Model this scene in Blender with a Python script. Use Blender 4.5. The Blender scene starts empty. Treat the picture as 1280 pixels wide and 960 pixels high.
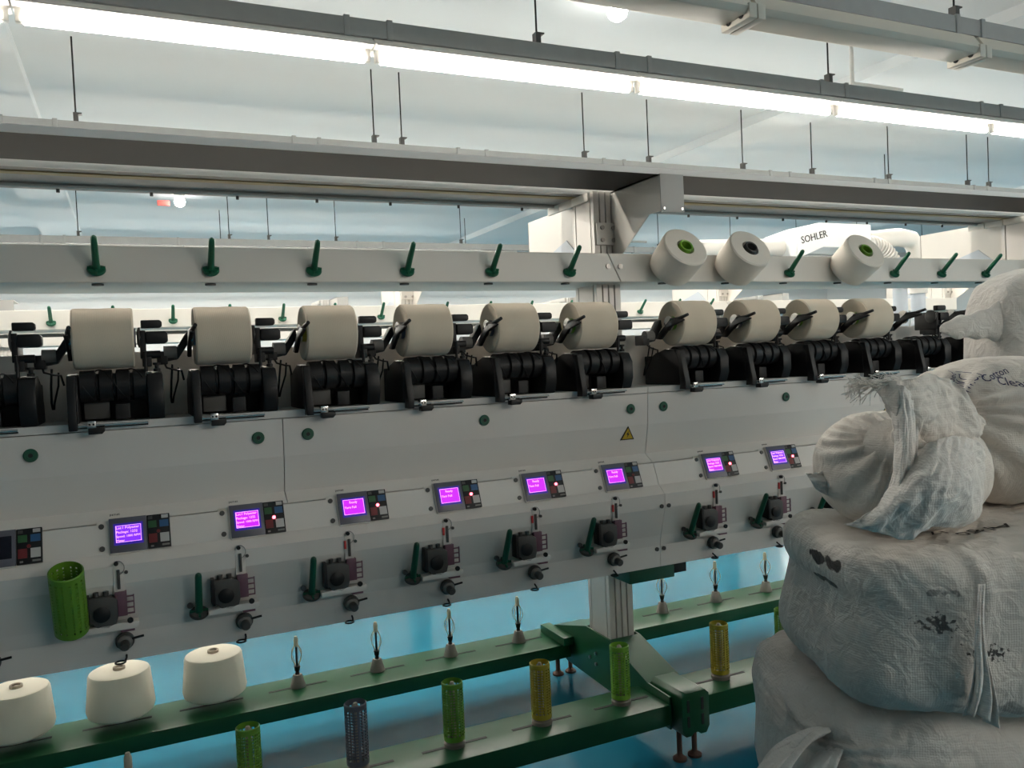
import bpy, bmesh, math, random
from mathutils import Vector, Matrix, noise
random.seed(7)
S = bpy.context.scene
COL = S.collection
PI = math.pi

# ------------------------------------------------------------------ camera
cam_d = bpy.data.cameras.new('camera')
cam = bpy.data.objects.new('camera', cam_d)
COL.objects.link(cam)
YAW, PITCH, ROLL = .432617, -.0305817, -.0444643
cy, sy, cp, sp = math.cos(YAW), math.sin(YAW), math.cos(PITCH), math.sin(PITCH)
FW = Vector((sy*cp, cy*cp, sp)); RT = Vector((cy, -sy, 0)); UP = RT.cross(FW)
r2 = RT*math.cos(ROLL)+UP*math.sin(ROLL); u2 = -RT*math.sin(ROLL)+UP*math.cos(ROLL)
CAMZ = 1.5
mw = Matrix((r2, u2, -FW)).transposed().to_4x4(); mw.translation = (0, 0, CAMZ)
cam.matrix_world = mw
cam_d.sensor_width = 36; cam_d.lens = 36*1026.48/1280
cam_d.clip_start = .05; cam_d.clip_end = 100
S.camera = cam

# ------------------------------------------------------------------ world, exposure
w = bpy.data.worlds.new('world'); S.world = w; w.use_nodes = True
w.node_tree.nodes['Background'].inputs[0].default_value = (1, .97, .93, 1)
w.node_tree.nodes['Background'].inputs[1].default_value = .05
S.view_settings.view_transform = 'Standard'
S.view_settings.look = 'None'
S.view_settings.gamma = 1
S.view_settings.use_curve_mapping = False
S.view_settings.exposure = 0.2
TUBE_STRENGTH = 42.0
LAMP_STRENGTH = 30.0

# ------------------------------------------------------------------ materials
def mat(name, col, rough=.5, metal=0., var=0., vscale=8., bump=0., bscale=60., emit=None, estr=0., coat=0., alpha=1., spec=.5):
    m = bpy.data.materials.new(name); m.use_nodes = True
    n = m.node_tree.nodes; l = m.node_tree.links; b = n['Principled BSDF']
    c = (*col, 1)
    b.inputs['Base Color'].default_value = c
    b.inputs['Roughness'].default_value = rough
    b.inputs['Metallic'].default_value = metal
    b.inputs['Specular IOR Level'].default_value = spec
    b.inputs['Coat Weight'].default_value = coat
    b.inputs['Alpha'].default_value = alpha
    tc = None
    if var or bump:
        tc = n.new('ShaderNodeTexCoord')
    if var:
        t = n.new('ShaderNodeTexNoise'); t.inputs['Scale'].default_value = vscale; t.inputs['Detail'].default_value = 5
        l.new(tc.outputs['Object'], t.inputs['Vector'])
        mx = n.new('ShaderNodeMix'); mx.data_type = 'RGBA'
        mx.inputs['A'].default_value = tuple(max(0, x*(1-var)) for x in col)+(1,)
        mx.inputs['B'].default_value = tuple(min(1, x*(1+var)) for x in col)+(1,)
        l.new(t.outputs['Fac'], mx.inputs['Factor']); l.new(mx.outputs['Result'], b.inputs['Base Color'])
    if bump:
        t2 = n.new('ShaderNodeTexNoise'); t2.inputs['Scale'].default_value = bscale; t2.inputs['Detail'].default_value = 4
        l.new(tc.outputs['Object'], t2.inputs['Vector'])
        bp = n.new('ShaderNodeBump'); bp.inputs['Strength'].default_value = bump; bp.inputs['Distance'].default_value = .01
        l.new(t2.outputs['Fac'], bp.inputs['Height']); l.new(bp.outputs['Normal'], b.inputs['Normal'])
    if emit:
        b.inputs['Emission Color'].default_value = (*emit, 1); b.inputs['Emission Strength'].default_value = estr
    return m

def yarn_mat(name, col, axis='X', scale=260.):
    m = mat(name, col, .9, var=.05, vscale=14)
    n = m.node_tree.nodes; l = m.node_tree.links; b = n['Principled BSDF']
    tc = n.new('ShaderNodeTexCoord')
    hs = []
    for k, s in ((0, 1), (1, -1)):
        mp = n.new('ShaderNodeMapping')
        mp.inputs['Rotation'].default_value = (0, .12*s if axis == 'X' else 0, .12*s) if axis == 'X' else (.12*s, 0, 0)
        l.new(tc.outputs['Object'], mp.inputs['Vector'])
        wv = n.new('ShaderNodeTexWave'); wv.bands_direction = axis; wv.inputs['Scale'].default_value = scale/6.28*.6
        wv.inputs['Distortion'].default_value = 1.5; wv.inputs['Detail'].default_value = 2
        l.new(mp.outputs['Vector'], wv.inputs['Vector']); hs.append(wv)
    ad = n.new('ShaderNodeMath'); ad.operation = 'ADD'
    l.new(hs[0].outputs['Fac'], ad.inputs[0]); l.new(hs[1].outputs['Fac'], ad.inputs[1])
    bp = n.new('ShaderNodeBump'); bp.inputs['Strength'].default_value = .12; bp.inputs['Distance'].default_value = .001
    l.new(ad.outputs[0], bp.inputs['Height']); l.new(bp.outputs['Normal'], b.inputs['Normal'])
    b.inputs['Sheen Weight'].default_value = .15
    return m

M = {}
M['white'] = mat('white_paint', (.735, .695, .65), .38, var=.03, vscale=3)
M['white_rail'] = mat('white_rail_paint', (.76, .725, .67), .45, var=.03, vscale=4)
M['alu'] = mat('anodised_aluminium', (.62, .60, .57), .5, metal=.4, var=.04)
M['groove'] = mat('dark_groove', (.02, .02, .02), .7)
M['green'] = mat('green_paint', (.011, .080, .032), .3, spec=.35, var=.08, vscale=5)
M['dgreen'] = mat('dark_green_plastic', (.008, .085, .045), .38)
M['peg'] = mat('peg_green_plastic', (.01, .115, .06), .35)
M['black'] = mat('black_plastic', (.007, .007, .008), .45, spec=.35)
M['black2'] = mat('black_cast', (.010, .010, .011), .5, var=.2, vscale=30, spec=.35)
M['dgrey'] = mat('dark_grey_plastic', (.06, .058, .055), .5)
M['grey'] = mat('grey_plastic', (.2, .19, .18), .5)
M['lgrey'] = mat('light_grey_metal', (.4, .39, .37), .45)
M['chrome'] = mat('chrome', (.75, .74, .72), .18, metal=1)
M['steel'] = mat('dull_steel', (.35, .33, .31), .4, metal=.8)
M['galv'] = mat('galvanised_steel', (.34, .35, .345), .5, metal=.3, var=.08, vscale=20)
M['traywhite'] = mat('tray_lip_white', (.75, .74, .72), .4)
M['trayblack'] = mat('tray_black_underside', (.016, .015, .016), .55, var=.5, vscale=6)
M['traygrey'] = mat('tray_grey_underside', (.26, .25, .24), .45, metal=.3, var=.25, vscale=7)
M['traybrown'] = mat('tray_brown_strip', (.30, .22, .09), .5, var=.3, vscale=9)
M['fixture'] = mat('fixture_white', (.78, .76, .72), .4)
M['cream'] = mat('fixture_cream', (.66, .62, .54), .45, var=.04)
M['tube'] = mat('lit_tube', (1, 1, 1), .3, emit=(1, .935, .835), estr=TUBE_STRENGTH)
M['lamp'] = mat('lit_ceiling_lamp', (1, 1, 1), .3, emit=(1, .96, .9), estr=LAMP_STRENGTH)
M['ceil'] = mat('ceiling_paint', (.745, .775, .785), .8, var=.04, vscale=.6)
M['wall'] = mat('wall_paint', (.62, .61, .59), .8, var=.03, vscale=.8)
M['wallw'] = mat('white_wall_paint', (.86, .85, .83), .8, var=.03, vscale=.8)
M['yarn'] = yarn_mat('cream_yarn', (.70, .60, .47), 'X', 900.)
M['yarn_face'] = mat('cream_yarn_end', (.66, .60, .50), .95, var=.1, vscale=30, bump=.3, bscale=120)
M['yarnw'] = yarn_mat('white_yarn', (.80, .75, .67), 'Z', 900.)
M['cone_yarn'] = yarn_mat('ivory_yarn', (.82, .77, .64), 'Z', 700.)
M['lime'] = mat('lime_plastic', (.20, .42, .04), .35)
M['limed'] = mat('leaf_green_plastic', (.13, .30, .025), .4)
M['yellow'] = mat('yellow_plastic', (.42, .34, .03), .4)
M['tubegrey'] = mat('grey_lilac_plastic', (.13, .125, .16), .4)
M['tan'] = mat('tan_core', (.42, .36, .28), .7)
M['cup'] = mat('grey_cup', (.20, .19, .17), .6)
M['cupb'] = mat('brown_grey_cup', (.22, .19, .16), .6)
M['wire'] = mat('cream_wire', (.75, .68, .50), .35)
M['plum'] = mat('plum_plastic', (.16, .07, .10), .4)
M['red'] = mat('red_plastic', (.5, .03, .03), .4)
M['bezel'] = mat('display_bezel', (.10, .10, .125), .35)
M['lcdframe'] = mat('lcd_blue_frame', (.01, .01, .08), .3, emit=(.06, .02, .55), estr=.35)
M['lcd_mag'] = mat('lcd_magenta', (.2, 0, .3), .3, emit=(.56, .012, .95), estr=1.0)
M['lcd_vio'] = mat('lcd_violet', (.1, 0, .3), .3, emit=(.20, .025, .95), estr=1.0)
M['lcd_off'] = mat('lcd_off', (.006, .004, .012), .25)
M['lcd_txt'] = mat('lcd_text', (1, .6, 1), .3, emit=(1, .50, .95), estr=1.1)
M['btn_g'] = mat('button_green', (.02, .10, .03), .5)
M['btn_b'] = mat('button_blue', (.02, .09, .22), .5)
M['btn_r'] = mat('button_red', (.16, .012, .015), .5)
M['btn_w'] = mat('button_white', (.5, .49, .48), .5)
M['led'] = mat('red_led', (1, .1, .1), .3, emit=(1, .10, .14), estr=7)
M['ink'] = mat('dark_ink', (.02, .02, .02), .7)
M['inkblue'] = mat('blue_print', (.03, .03, .10), .7)
M['warn'] = mat('warning_yellow', (.55, .36, .02), .5)
M['duct'] = mat('white_duct', (.80, .77, .72), .5, var=.03)
M['ductblue'] = mat('pale_blue_duct', (.55, .60, .66), .45)
M['box_white'] = mat('box_white', (.92, .93, .94), .45)
M['rust'] = mat('rusty_steel', (.10, .055, .04), .6, metal=.4, var=.4, vscale=40)
M['wood'] = mat('pallet_wood', (.35, .24, .13), .8, var=.25, vscale=12)
M['redsign'] = mat('red_sign', (.75, .12, .10), .5)

def floor_mat():
    m = mat('blue_epoxy_floor', (.03, .27, .44), .12, spec=.32)
    n = m.node_tree.nodes; l = m.node_tree.links; b = n['Principled BSDF']
    tc = n.new('ShaderNodeTexCoord')
    t = n.new('ShaderNodeTexNoise'); t.inputs['Scale'].default_value = .9; t.inputs['Detail'].default_value = 6
    l.new(tc.outputs['Object'], t.inputs['Vector'])
    cr = n.new('ShaderNodeValToRGB')
    cr.color_ramp.elements[0].position = .3; cr.color_ramp.elements[0].color = (.012, .165, .265, 1)
    cr.color_ramp.elements[1].position = .75; cr.color_ramp.elements[1].color = (.022, .215, .33, 1)
    l.new(t.outputs['Fac'], cr.inputs['Fac']); l.new(cr.outputs['Color'], b.inputs['Base Color'])
    t2 = n.new('ShaderNodeTexNoise'); t2.inputs['Scale'].default_value = 2.2; t2.inputs['Detail'].default_value = 8
    l.new(tc.outputs['Object'], t2.inputs['Vector'])
    mr = n.new('ShaderNodeMapRange'); mr.inputs['To Min'].default_value = .06; mr.inputs['To Max'].default_value = .22
    l.new(t2.outputs['Fac'], mr.inputs['Value']); l.new(mr.outputs['Result'], b.inputs['Roughness'])
    return m
M['floor'] = floor_mat()

def sack_mat(name, col, stains=()):
    m = mat(name, col, .72)
    n = m.node_tree.nodes; l = m.node_tree.links; b = n['Principled BSDF']
    tc = n.new('ShaderNodeTexCoord')
    big = n.new('ShaderNodeTexNoise'); big.inputs['Scale'].default_value = 5; big.inputs['Detail'].default_value = 8
    l.new(tc.outputs['Object'], big.inputs['Vector'])
    cr = n.new('ShaderNodeValToRGB')
    cr.color_ramp.elements[0].position = .25; cr.color_ramp.elements[0].color = tuple(x*.82 for x in col)+(1,)
    cr.color_ramp.elements[1].position = .7; cr.color_ramp.elements[1].color = (*col, 1)
    l.new(big.outputs['Fac'], cr.inputs['Fac'])
    cur = cr.outputs['Color']
    for (cx, cy_, cz, rx, ry, rz, thr, sc, dark) in stains:
        mp = n.new('ShaderNodeMapping'); mp.vector_type = 'POINT'
        mp.inputs['Location'].default_value = (-cx/rx, -cy_/ry, -cz/rz)
        mp.inputs['Scale'].default_value = (1/rx, 1/ry, 1/rz)
        l.new(tc.outputs['Object'], mp.inputs['Vector'])
        ln = n.new('ShaderNodeVectorMath'); ln.operation = 'LENGTH'; l.new(mp.outputs['Vector'], ln.inputs[0])
        inv = n.new('ShaderNodeMapRange'); inv.inputs['From Min'].default_value = 1.; inv.inputs['From Max'].default_value = 0.
        inv.inputs['To Min'].default_value = -.35; inv.inputs['To Max'].default_value = .35
        l.new(ln.outputs['Value'], inv.inputs['Value'])
        ns = n.new('ShaderNodeTexNoise'); ns.inputs['Scale'].default_value = sc; ns.inputs['Detail'].default_value = 5
        l.new(tc.outputs['Object'], ns.inputs['Vector'])
        ad = n.new('ShaderNodeMath'); ad.operation = 'ADD'
        l.new(ns.outputs['Fac'], ad.inputs[0]); l.new(inv.outputs['Result'], ad.inputs[1])
        st = n.new('ShaderNodeMapRange'); st.inputs['From Min'].default_value = thr; st.inputs['From Max'].default_value = thr+.08
        l.new(ad.outputs[0], st.inputs['Value'])
        ml = n.new('ShaderNodeMath'); ml.operation = 'MULTIPLY'; ml.inputs[1].default_value = dark
        l.new(st.outputs['Result'], ml.inputs[0])
        mx = n.new('ShaderNodeMix'); mx.data_type = 'RGBA'; mx.inputs['B'].default_value = (.02, .018, .018, 1)
        l.new(ml.outputs[0], mx.inputs['Factor']); l.new(cur, mx.inputs['A']); cur = mx.outputs['Result']
    l.new(cur, b.inputs['Base Color'])
    # woven tape relief
    hs = []
    for d in ('X', 'Z'):
        wv = n.new('ShaderNodeTexWave'); wv.bands_direction = d; wv.inputs['Scale'].default_value = 75
        wv.inputs['Distortion'].default_value = .6
        l.new(tc.outputs['Object'], wv.inputs['Vector']); hs.append(wv)
    ad = n.new('ShaderNodeMath'); ad.operation = 'ADD'
    l.new(hs[0].outputs['Fac'], ad.inputs[0]); l.new(hs[1].outputs['Fac'], ad.inputs[1])
    wr = n.new('ShaderNodeTexNoise'); wr.inputs['Scale'].default_value = 28; wr.inputs['Detail'].default_value = 5; wr.inputs['Distortion'].default_value = .8
    l.new(tc.outputs['Object'], wr.inputs['Vector'])
    ma = n.new('ShaderNodeMath'); ma.operation = 'MULTIPLY_ADD'; ma.inputs[1].default_value = 18.
    sw = n.new('ShaderNodeMath'); sw.operation = 'MULTIPLY'; sw.inputs[1].default_value = .3
    l.new(ad.outputs[0], sw.inputs[0])
    l.new(wr.outputs['Fac'], ma.inputs[0]); l.new(sw.outputs[0], ma.inputs[2])
    bp = n.new('ShaderNodeBump'); bp.inputs['Strength'].default_value = .30; bp.inputs['Distance'].default_value = .002
    l.new(ma.outputs[0], bp.inputs['Height']); l.new(bp.outputs['Normal'], b.inputs['Normal'])
    return m

# ------------------------------------------------------------------ mesh builder
class MB:
    def __init__(s): s.v = []; s.f = []
    def add(s, vs, fs, T=None):
        o = len(s.v)
        s.v += [tuple(T @ Vector(p)) if T else tuple(p) for p in vs]
        s.f += [tuple(i+o for i in f) for f in fs]
        return s
    def box(s, x0, x1, y0, y1, z0, z1, T=None):
        v = [(x, y, z) for x in (x0, x1) for y in (y0, y1) for z in (z0, z1)]
        f = [(0, 1, 3, 2), (4, 6, 7, 5), (0, 4, 5, 1), (2, 3, 7, 6), (0, 2, 6, 4), (1, 5, 7, 3)]
        return s.add(v, f, T)
    def lathe(s, prof, n=24, T=None, close=False):
        """profile of (radius, height) about local Z"""
        v = []; f = []
        for r, z in prof:
            for k in range(n):
                a = 2*PI*k/n; v.append((r*math.cos(a), r*math.sin(a), z))
        m = len(prof)
        rng = range(m) if close else range(m-1)
        for i in rng:
            j = (i+1) % m
            for k in range(n):
                k2 = (k+1) % n
                f.append((i*n+k, i*n+k2, j*n+k2, j*n+k))
        if not close:
            if prof[0][0] > 1e-6: f.append(tuple(reversed(range(n))))
            if prof[-1][0] > 1e-6: f.append(tuple((m-1)*n+k for k in range(n)))
        return s.add(v, f, T)
    def cyl(s, p0, p1, r0, r1=None, n=14):
        p0 = Vector(p0); p1 = Vector(p1); d = p1-p0
        return s.lathe([(r0, 0), (r0 if r1 is None else r1, d.length)], n, frame(p0, d))
    def tube(s, pts, r, n=8):
        pts = [Vector(p) for p in pts]; v = []; f = []
        prev = None
        for i, p in enumerate(pts):
            d = (pts[min(i+1, len(pts)-1)]-pts[max(i-1, 0)]).normalized()
            a = prev if prev is not None else (Vector((0, 0, 1)) if abs(d.z) < .9 else Vector((1, 0, 0)))
            x = (a-d*a.dot(d)).normalized(); prev = x; y = d.cross(x)
            rr = r[i] if isinstance(r, (list, tuple)) else r
            v += [p+x*rr*math.cos(2*PI*k/n)+y*rr*math.sin(2*PI*k/n) for k in range(n)]
        for i in range(len(pts)-1):
            for k in range(n):
                k2 = (k+1) % n; f.append((i*n+k, i*n+k2, (i+1)*n+k2, (i+1)*n+k))
        f.append(tuple(reversed(range(n)))); f.append(tuple((len(pts)-1)*n+k for k in range(n)))
        return s.add(v, f)
    def prism(s, poly, a, b, axis='X', T=None):
        """polygon in the two other axes, extruded from a to b along axis"""
        n = len(poly)
        def pt(q, t):
            return (t, q[0], q[1]) if axis == 'X' else ((q[0], t, q[1]) if axis == 'Y' else (q[0], q[1], t))
        v = [pt(q, a) for q in poly]+[pt(q, b) for q in poly]
        f = [tuple(range(n)), tuple(reversed(range(n, 2*n)))]
        for i in range(n):
            j = (i+1) % n; f.append((i, n+i, n+j, j))
        return s.add(v, f, T)
    def mesh(s, name, m, bevel=0, smooth=40):
        me = bpy.data.meshes.new(name); me.from_pydata([tuple(p) for p in s.v], [], s.f)
        bm = bmesh.new(); bm.from_mesh(me)
        bmesh.ops.recalc_face_normals(bm, faces=bm.faces)
        if bevel:
            es = [e for e in bm.edges if len(e.link_faces) == 2 and e.calc_face_angle(0) > math.radians(35)]
            bmesh.ops.bevel(bm, geom=es, offset=bevel, segments=2, profile=.6, affect='EDGES', clamp_overlap=True)
        bm.to_mesh(me); bm.free()
        me.materials.append(M[m] if isinstance(m, str) else m)
        if smooth:
            me.shade_smooth(); me.set_sharp_from_angle(angle=math.radians(smooth))
        return me
    def build(s, name, m, parent=None, bevel=0, smooth=40):
        return obj(name, s.mesh(name, m, bevel, smooth), parent)

def frame(p, d):
    d = Vector(d).normalized()
    q = d.to_track_quat('Z', 'Y')
    return Matrix.Translation(Vector(p)) @ q.to_matrix().to_4x4()

WORLD = {}
def obj(name, me, parent=None, loc=(0, 0, 0)):
    o = bpy.data.objects.new(name, me); COL.objects.link(o); o.location = loc
    if parent: o.parent = parent
    return o
def tag(o, label, cat, group=None, kind=None):
    if label: o['label'] = label
    if cat: o['category'] = cat
    if group: o['group'] = group
    if kind: o['kind'] = kind
    return o
def thing(name, loc, label, cat, group=None, rot=None):
    o = bpy.data.objects.new(name, None); COL.objects.link(o); o.location = loc
    o.empty_display_size = .05
    if rot: o.rotation_euler = rot
    return tag(o, label, cat, group)
def copy_tree(o, parent=None):
    c = o.copy(); COL.objects.link(c)
    c.parent = parent
    for ch in o.children:
        copy_tree(ch, c)
    return c
def place(proto, used, loc, label, rot=None):
    """first call uses the prototype itself, later calls copy it"""
    o = proto if not used else copy_tree(proto)
    used.append(1); o.location = loc; o['label'] = label
    if rot: o.rotation_euler = rot
    return o
def structure(o):
    o['kind'] = 'structure'; return o
def text_mesh(body, size, m, extrude=.0004, align='LEFT'):
    c = bpy.data.curves.new('text', 'FONT'); c.body = body; c.size = size; c.extrude = extrude; c.align_x = align
    c.resolution_u = 2
    o = bpy.data.objects.new('text', c); COL.objects.link(o)
    bpy.context.view_layer.update()
    me = bpy.data.meshes.new_from_object(o.evaluated_get(bpy.context.evaluated_depsgraph_get()))
    bpy.data.objects.remove(o); bpy.data.curves.remove(c)
    me.materials.clear(); me.materials.append(M[m] if isinstance(m, str) else m)
    return me

ORD = ['first', 'second', 'third', 'fourth', 'fifth', 'sixth', 'seventh', 'eighth', 'ninth', 'tenth']
P = .3264
XC = 1.785                                   # middle column of the machine
def XI(i): return 1.552-P*(5-i) if i <= 5 else 2.007+P*(i-6)
def where(i):
    return (ORD[5-i]+' from aluminium column, away from sacks') if i <= 5 else (ORD[i-6]+' from aluminium column, sack side')

# ------------------------------------------------------------------ the room
X0, X1, Y0, Y1, ZC = -8., 15., -9., 14.5, 3.34
structure(MB().box(X0, X1, Y0, Y1, -.1, 0).build('floor', 'floor', smooth=0))
structure(MB().box(X0, X1, Y0, Y1, ZC, ZC+.1).build('ceiling', 'ceil', smooth=0))
structure(MB().box(X0, X1, Y1, Y1+.1, -.1, ZC+.1).build('wall_back', 'wallw', smooth=0))
structure(MB().box(X0, X1, Y0-.1, Y0, -.1, ZC+.1).build('wall_front', 'wall', smooth=0))
structure(MB().box(X0-.1, X0, Y0-.1, Y1+.1, -.1, ZC+.1).build('wall_left', 'wall', smooth=0))
structure(MB().box(X1, X1+.1, Y0-.1, Y1+.1, -.1, ZC+.1).build('wall_right', 'wallw', smooth=0))
for k, x in enumerate((-.9, 4.57, 10.04)):
    structure(MB().box(x, x+.42, Y0, Y1, ZC-.07, ZC+.02).build('trim_%d' % (k+1), 'ceil', smooth=0))

# ------------------------------------------------------------------ cable trunking rows with tube lights
def trunking(y, x0, x1, label, rods, straps, zb=2.811, zt=2.88, hw=.03):
    t = thing('cable_trunking', (x0, y, zb), label, 'trunking', 'trunking rows under the ceiling')
    b = MB()
    b.prism([(-hw, 0), (hw, 0), (hw, zt-zb), (hw-.008, zt-zb), (hw-.008, .004), (-hw+.008, .004), (-hw+.008, zt-zb), (-hw, zt-zb)], 0, x1-x0)
    b.build('channel', 'galv', t, smooth=0)
    sm = MB().prism([(-hw-.006, -.006), (hw+.006, -.006), (hw+.006, zt-zb+.006), (-hw-.006, zt-zb+.006)], -.012, .012).mesh('strap', 'galv', .002)
    for x in straps: obj('strap', sm, t, (x-x0, 0, 0))
    rm = MB().cyl((0, 0, zt-zb+.02), (0, 0, ZC-zb), .0045, n=8).mesh('rod', 'black')
    cm = MB().prism([(-.012, .0), (.012, .0), (.012, .045), (.03, .05), (.03, .056), (-.012, .056)], -.018, .018, 'Y').mesh('rod_clamp', 'dgrey')
    for x in rods:
        obj('rod', rm, t, (x-x0, 0, 0)); obj('rod_clamp', cm, t, (x-x0, 0, zt-zb-.005))
    return t
J1 = .948
FL = 1.2535
tr_straps = lambda j: sum([[j+FL*k-.11, j+FL*k+.05] for k in range(-4, 9)], [])
in_ = lambda xs, a, b: [x for x in xs if a+.05 < x < b-.05]
trunking(2.43, -4.5, 12.5, 'galvanised trunking carrying the unlit fixtures, nearest the sacks', [-.35, 1.0, 3.30, 4.6, 6.5, 8.5, 10.5], in_(tr_straps(2.137), -4.5, 12.5))
trunking(3.26, -4.5, 12.5, 'galvanised trunking directly above the row of lit tubes', [-2.5, -.8, 1.70, 3.43, 5.6, 8, 10.5], in_([x for k in range(-4, 9) for x in (J1+FL*k-.105, J1+FL*k+.07)], -4.5, 12.5))
trunking(5.03, -4.5, 13.5, 'galvanised trunking seen above the black machine tray', [-.20, 1.45, 1.63, 2.96, 3.50, 4.37, 5.08, 5.95, 6.95, 7.24, 9, 11], in_([-.55, -.30, .95, 1.10, 2.0, 2.2, 3.1, 3.27, 4.62, 4.82, 5.75, 5.92, 7.0, 7.18, 8.3, 8.5], -4.5, 13.5))
trunking(5.79, -4.5, 13.5, 'galvanised trunking seen between the black and grey trays', [-1.5, 6.8, 10], in_([-.42, -.25, 1.0, 1.12, 1.8, 1.97, 2.1, 3.1, 3.3, 4.5, 4.7, 6, 6.2], -4.5, 13.5))
trunking(9.05, -4.5, 4.95, 'far galvanised trunking just above the white package rail', [-.4, 1.0, 1.4, 2.12, 3.6], in_([-.72, -.52, .5, 1.9, 2.35, 2.65, 4.7], -4.5, 4.95))
for yy, nm in ((-2.7, 'added unseen for front light, middle row'), (-1.9, 'added unseen for front light, nearest row'), (-4.5, 'added unseen for front light, farthest row'), (9.9, 'added unseen for far light, nearer row'), (12.2, 'added unseen for far light, by the back wall')):  # trunking for the unseen lamp rows added to lift front and far light
    trunking(yy, -4.5, 13.5, 'galvanised trunking with tubes '+nm, [-2, 1, 4, 7, 10], [])
trunking(9.05, 5.6, 13.5, 'far galvanised trunking behind the white yarn cones', [6.4, 7.6, 8.8, 10, 11.4], [6.0, 6.3, 7.2, 7.5, 8.5, 8.8])

def make_fixture(lit):
    root = thing('tube_light', (0, 0, 0), '', 'light', 'lit tube lights in a row' if lit else 'unlit tube light battens')
    h = FL/2
    if lit:
        MB().prism([(-.068, -.030), (-.030, 0), (.030, 0), (.068, -.030), (.064, -.036), (-.064, -.036)], -h+.004, h-.004).build('batten', 'fixture', root, .002)
        MB().cyl((-h+.035, 0, -.072), (h-.035, 0, -.072), .018, n=12).build('glowing_tube', 'tube', root)
        for s in (-1, 1):
            MB().box(s*(h-.022)-.012, s*(h-.022)+.012, -.012, .012, -.086, -.03).build('lamp_holder', 'fixture', root, .003)
        MB().box(-.06, -.02, -.0306, -.0286, -.003, -.001).build('rating_label', 'lgrey', root)
    else:
        MB().prism([(-.075, -.062), (-.035, 0), (.035, 0), (.075, -.062), (.06, -.085), (-.06, -.085)], -h+.012, h-.012).build('batten', 'cream', root, .004)
        for s in (-1, 1):
            hd = MB().box(s*(h-.02)-.018, s*(h-.02)+.018, -.08, .08, -.105, -.05).build('lamp_holder', 'cream', root, .004)
            for q in (-.035, .035):
                MB().cyl((s*(h-.038), q, -.082), (s*(h-.041), q, -.082), .013, n=12).build('socket', 'black', hd)
    return root
pl, ul = make_fixture(True), []
for y, nm in ((3.26, 'under the trunking above the winding machine'), (5.03, 'behind the black machine tray'), (5.79, 'behind the grey machine tray'), (9.05, 'above the far machine'), (-2.7, 'beside the next aisle, opposite the machine'), (-1.9, 'over the next aisle, opposite the machine'), (-4.5, 'two aisles away, opposite the machine'), (9.9, 'added unseen for far light, nearer row'), (12.2, 'added unseen for far light, by the back wall')):  # last five rows are unseen lamps added to brighten machine front and far hall
    for k in range(-3, 9):
        x = J1+FL*k+FL/2 if y == 3.26 else J1-.4+FL*k+FL/2
        if y > 9 and 4.0 < x < 6.3: continue
        if y < 0 and x < 1.8: continue  # added front rows lit only towards the sack side, to brighten it more
        f = place(pl, ul, (x, y, 2.8045), 'lit white tube light '+nm)
        f['group'] = 'lit tube lights '+nm
pu, uu = make_fixture(False), []
for k in range(-4, 8):
    place(pu, uu, (2.137+FL*k+FL/2, 2.43, 2.8045), 'unlit cream batten with empty lamp holders under the nearer trunking')

lp = thing('ceiling_lamp', (0, 0, 0), '', 'light')
MB().lathe([(.05, ZC-3.34), (.05, -.03), (.03, -.035)], 20).build('base', 'fixture', lp)
MB().lathe([(.02, -.03), (.045, -.05), (.055, -.08), (.045, -.11), (.02, -.128), (0, -.13)], 20).build('bulb', 'lamp', lp)
ulp = []
place(lp, ulp, (2.36, 3.62, ZC), 'bright round ceiling lamp beside the unlit battens')
place(lp, ulp, (.54, 9.1, ZC), 'bright round ceiling lamp beside a red sign')
sg = tag(MB().box(.33, .45, 9.20, 9.215, 3.235, 3.29).build('exit_sign', 'redsign', None, .004), 'small red sign hanging by the far ceiling lamp', 'sign')
# conduit on the ceiling
cd = thing('ceiling_conduit', (4.0, 3.62, ZC), 'thin white conduit dropping from the ceiling and turning sideways', 'conduit')
MB().cyl((0, 0, 0), (0, 0, -.29), .012).build('drop_pipe', 'fixture', cd)
MB().cyl((0, 0, -.285), (.42, 0, -.285), .012).build('side_pipe', 'fixture', cd)
MB().cyl((0, 0, -.03), (0, 0, -.05), .018).build('collar', 'lgrey', cd)
cd = thing('ceiling_conduit', (5.0, 8.6, ZC), 'far thin grey conduit dropping behind the machine arm', 'conduit')
MB().cyl((0, 0, 0), (0, 0, -.47), .014).build('drop_pipe', 'lgrey', cd)
MB().cyl((0, 0, -.46), (.9, 0, -.46), .014).build('side_pipe', 'lgrey', cd)

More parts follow.
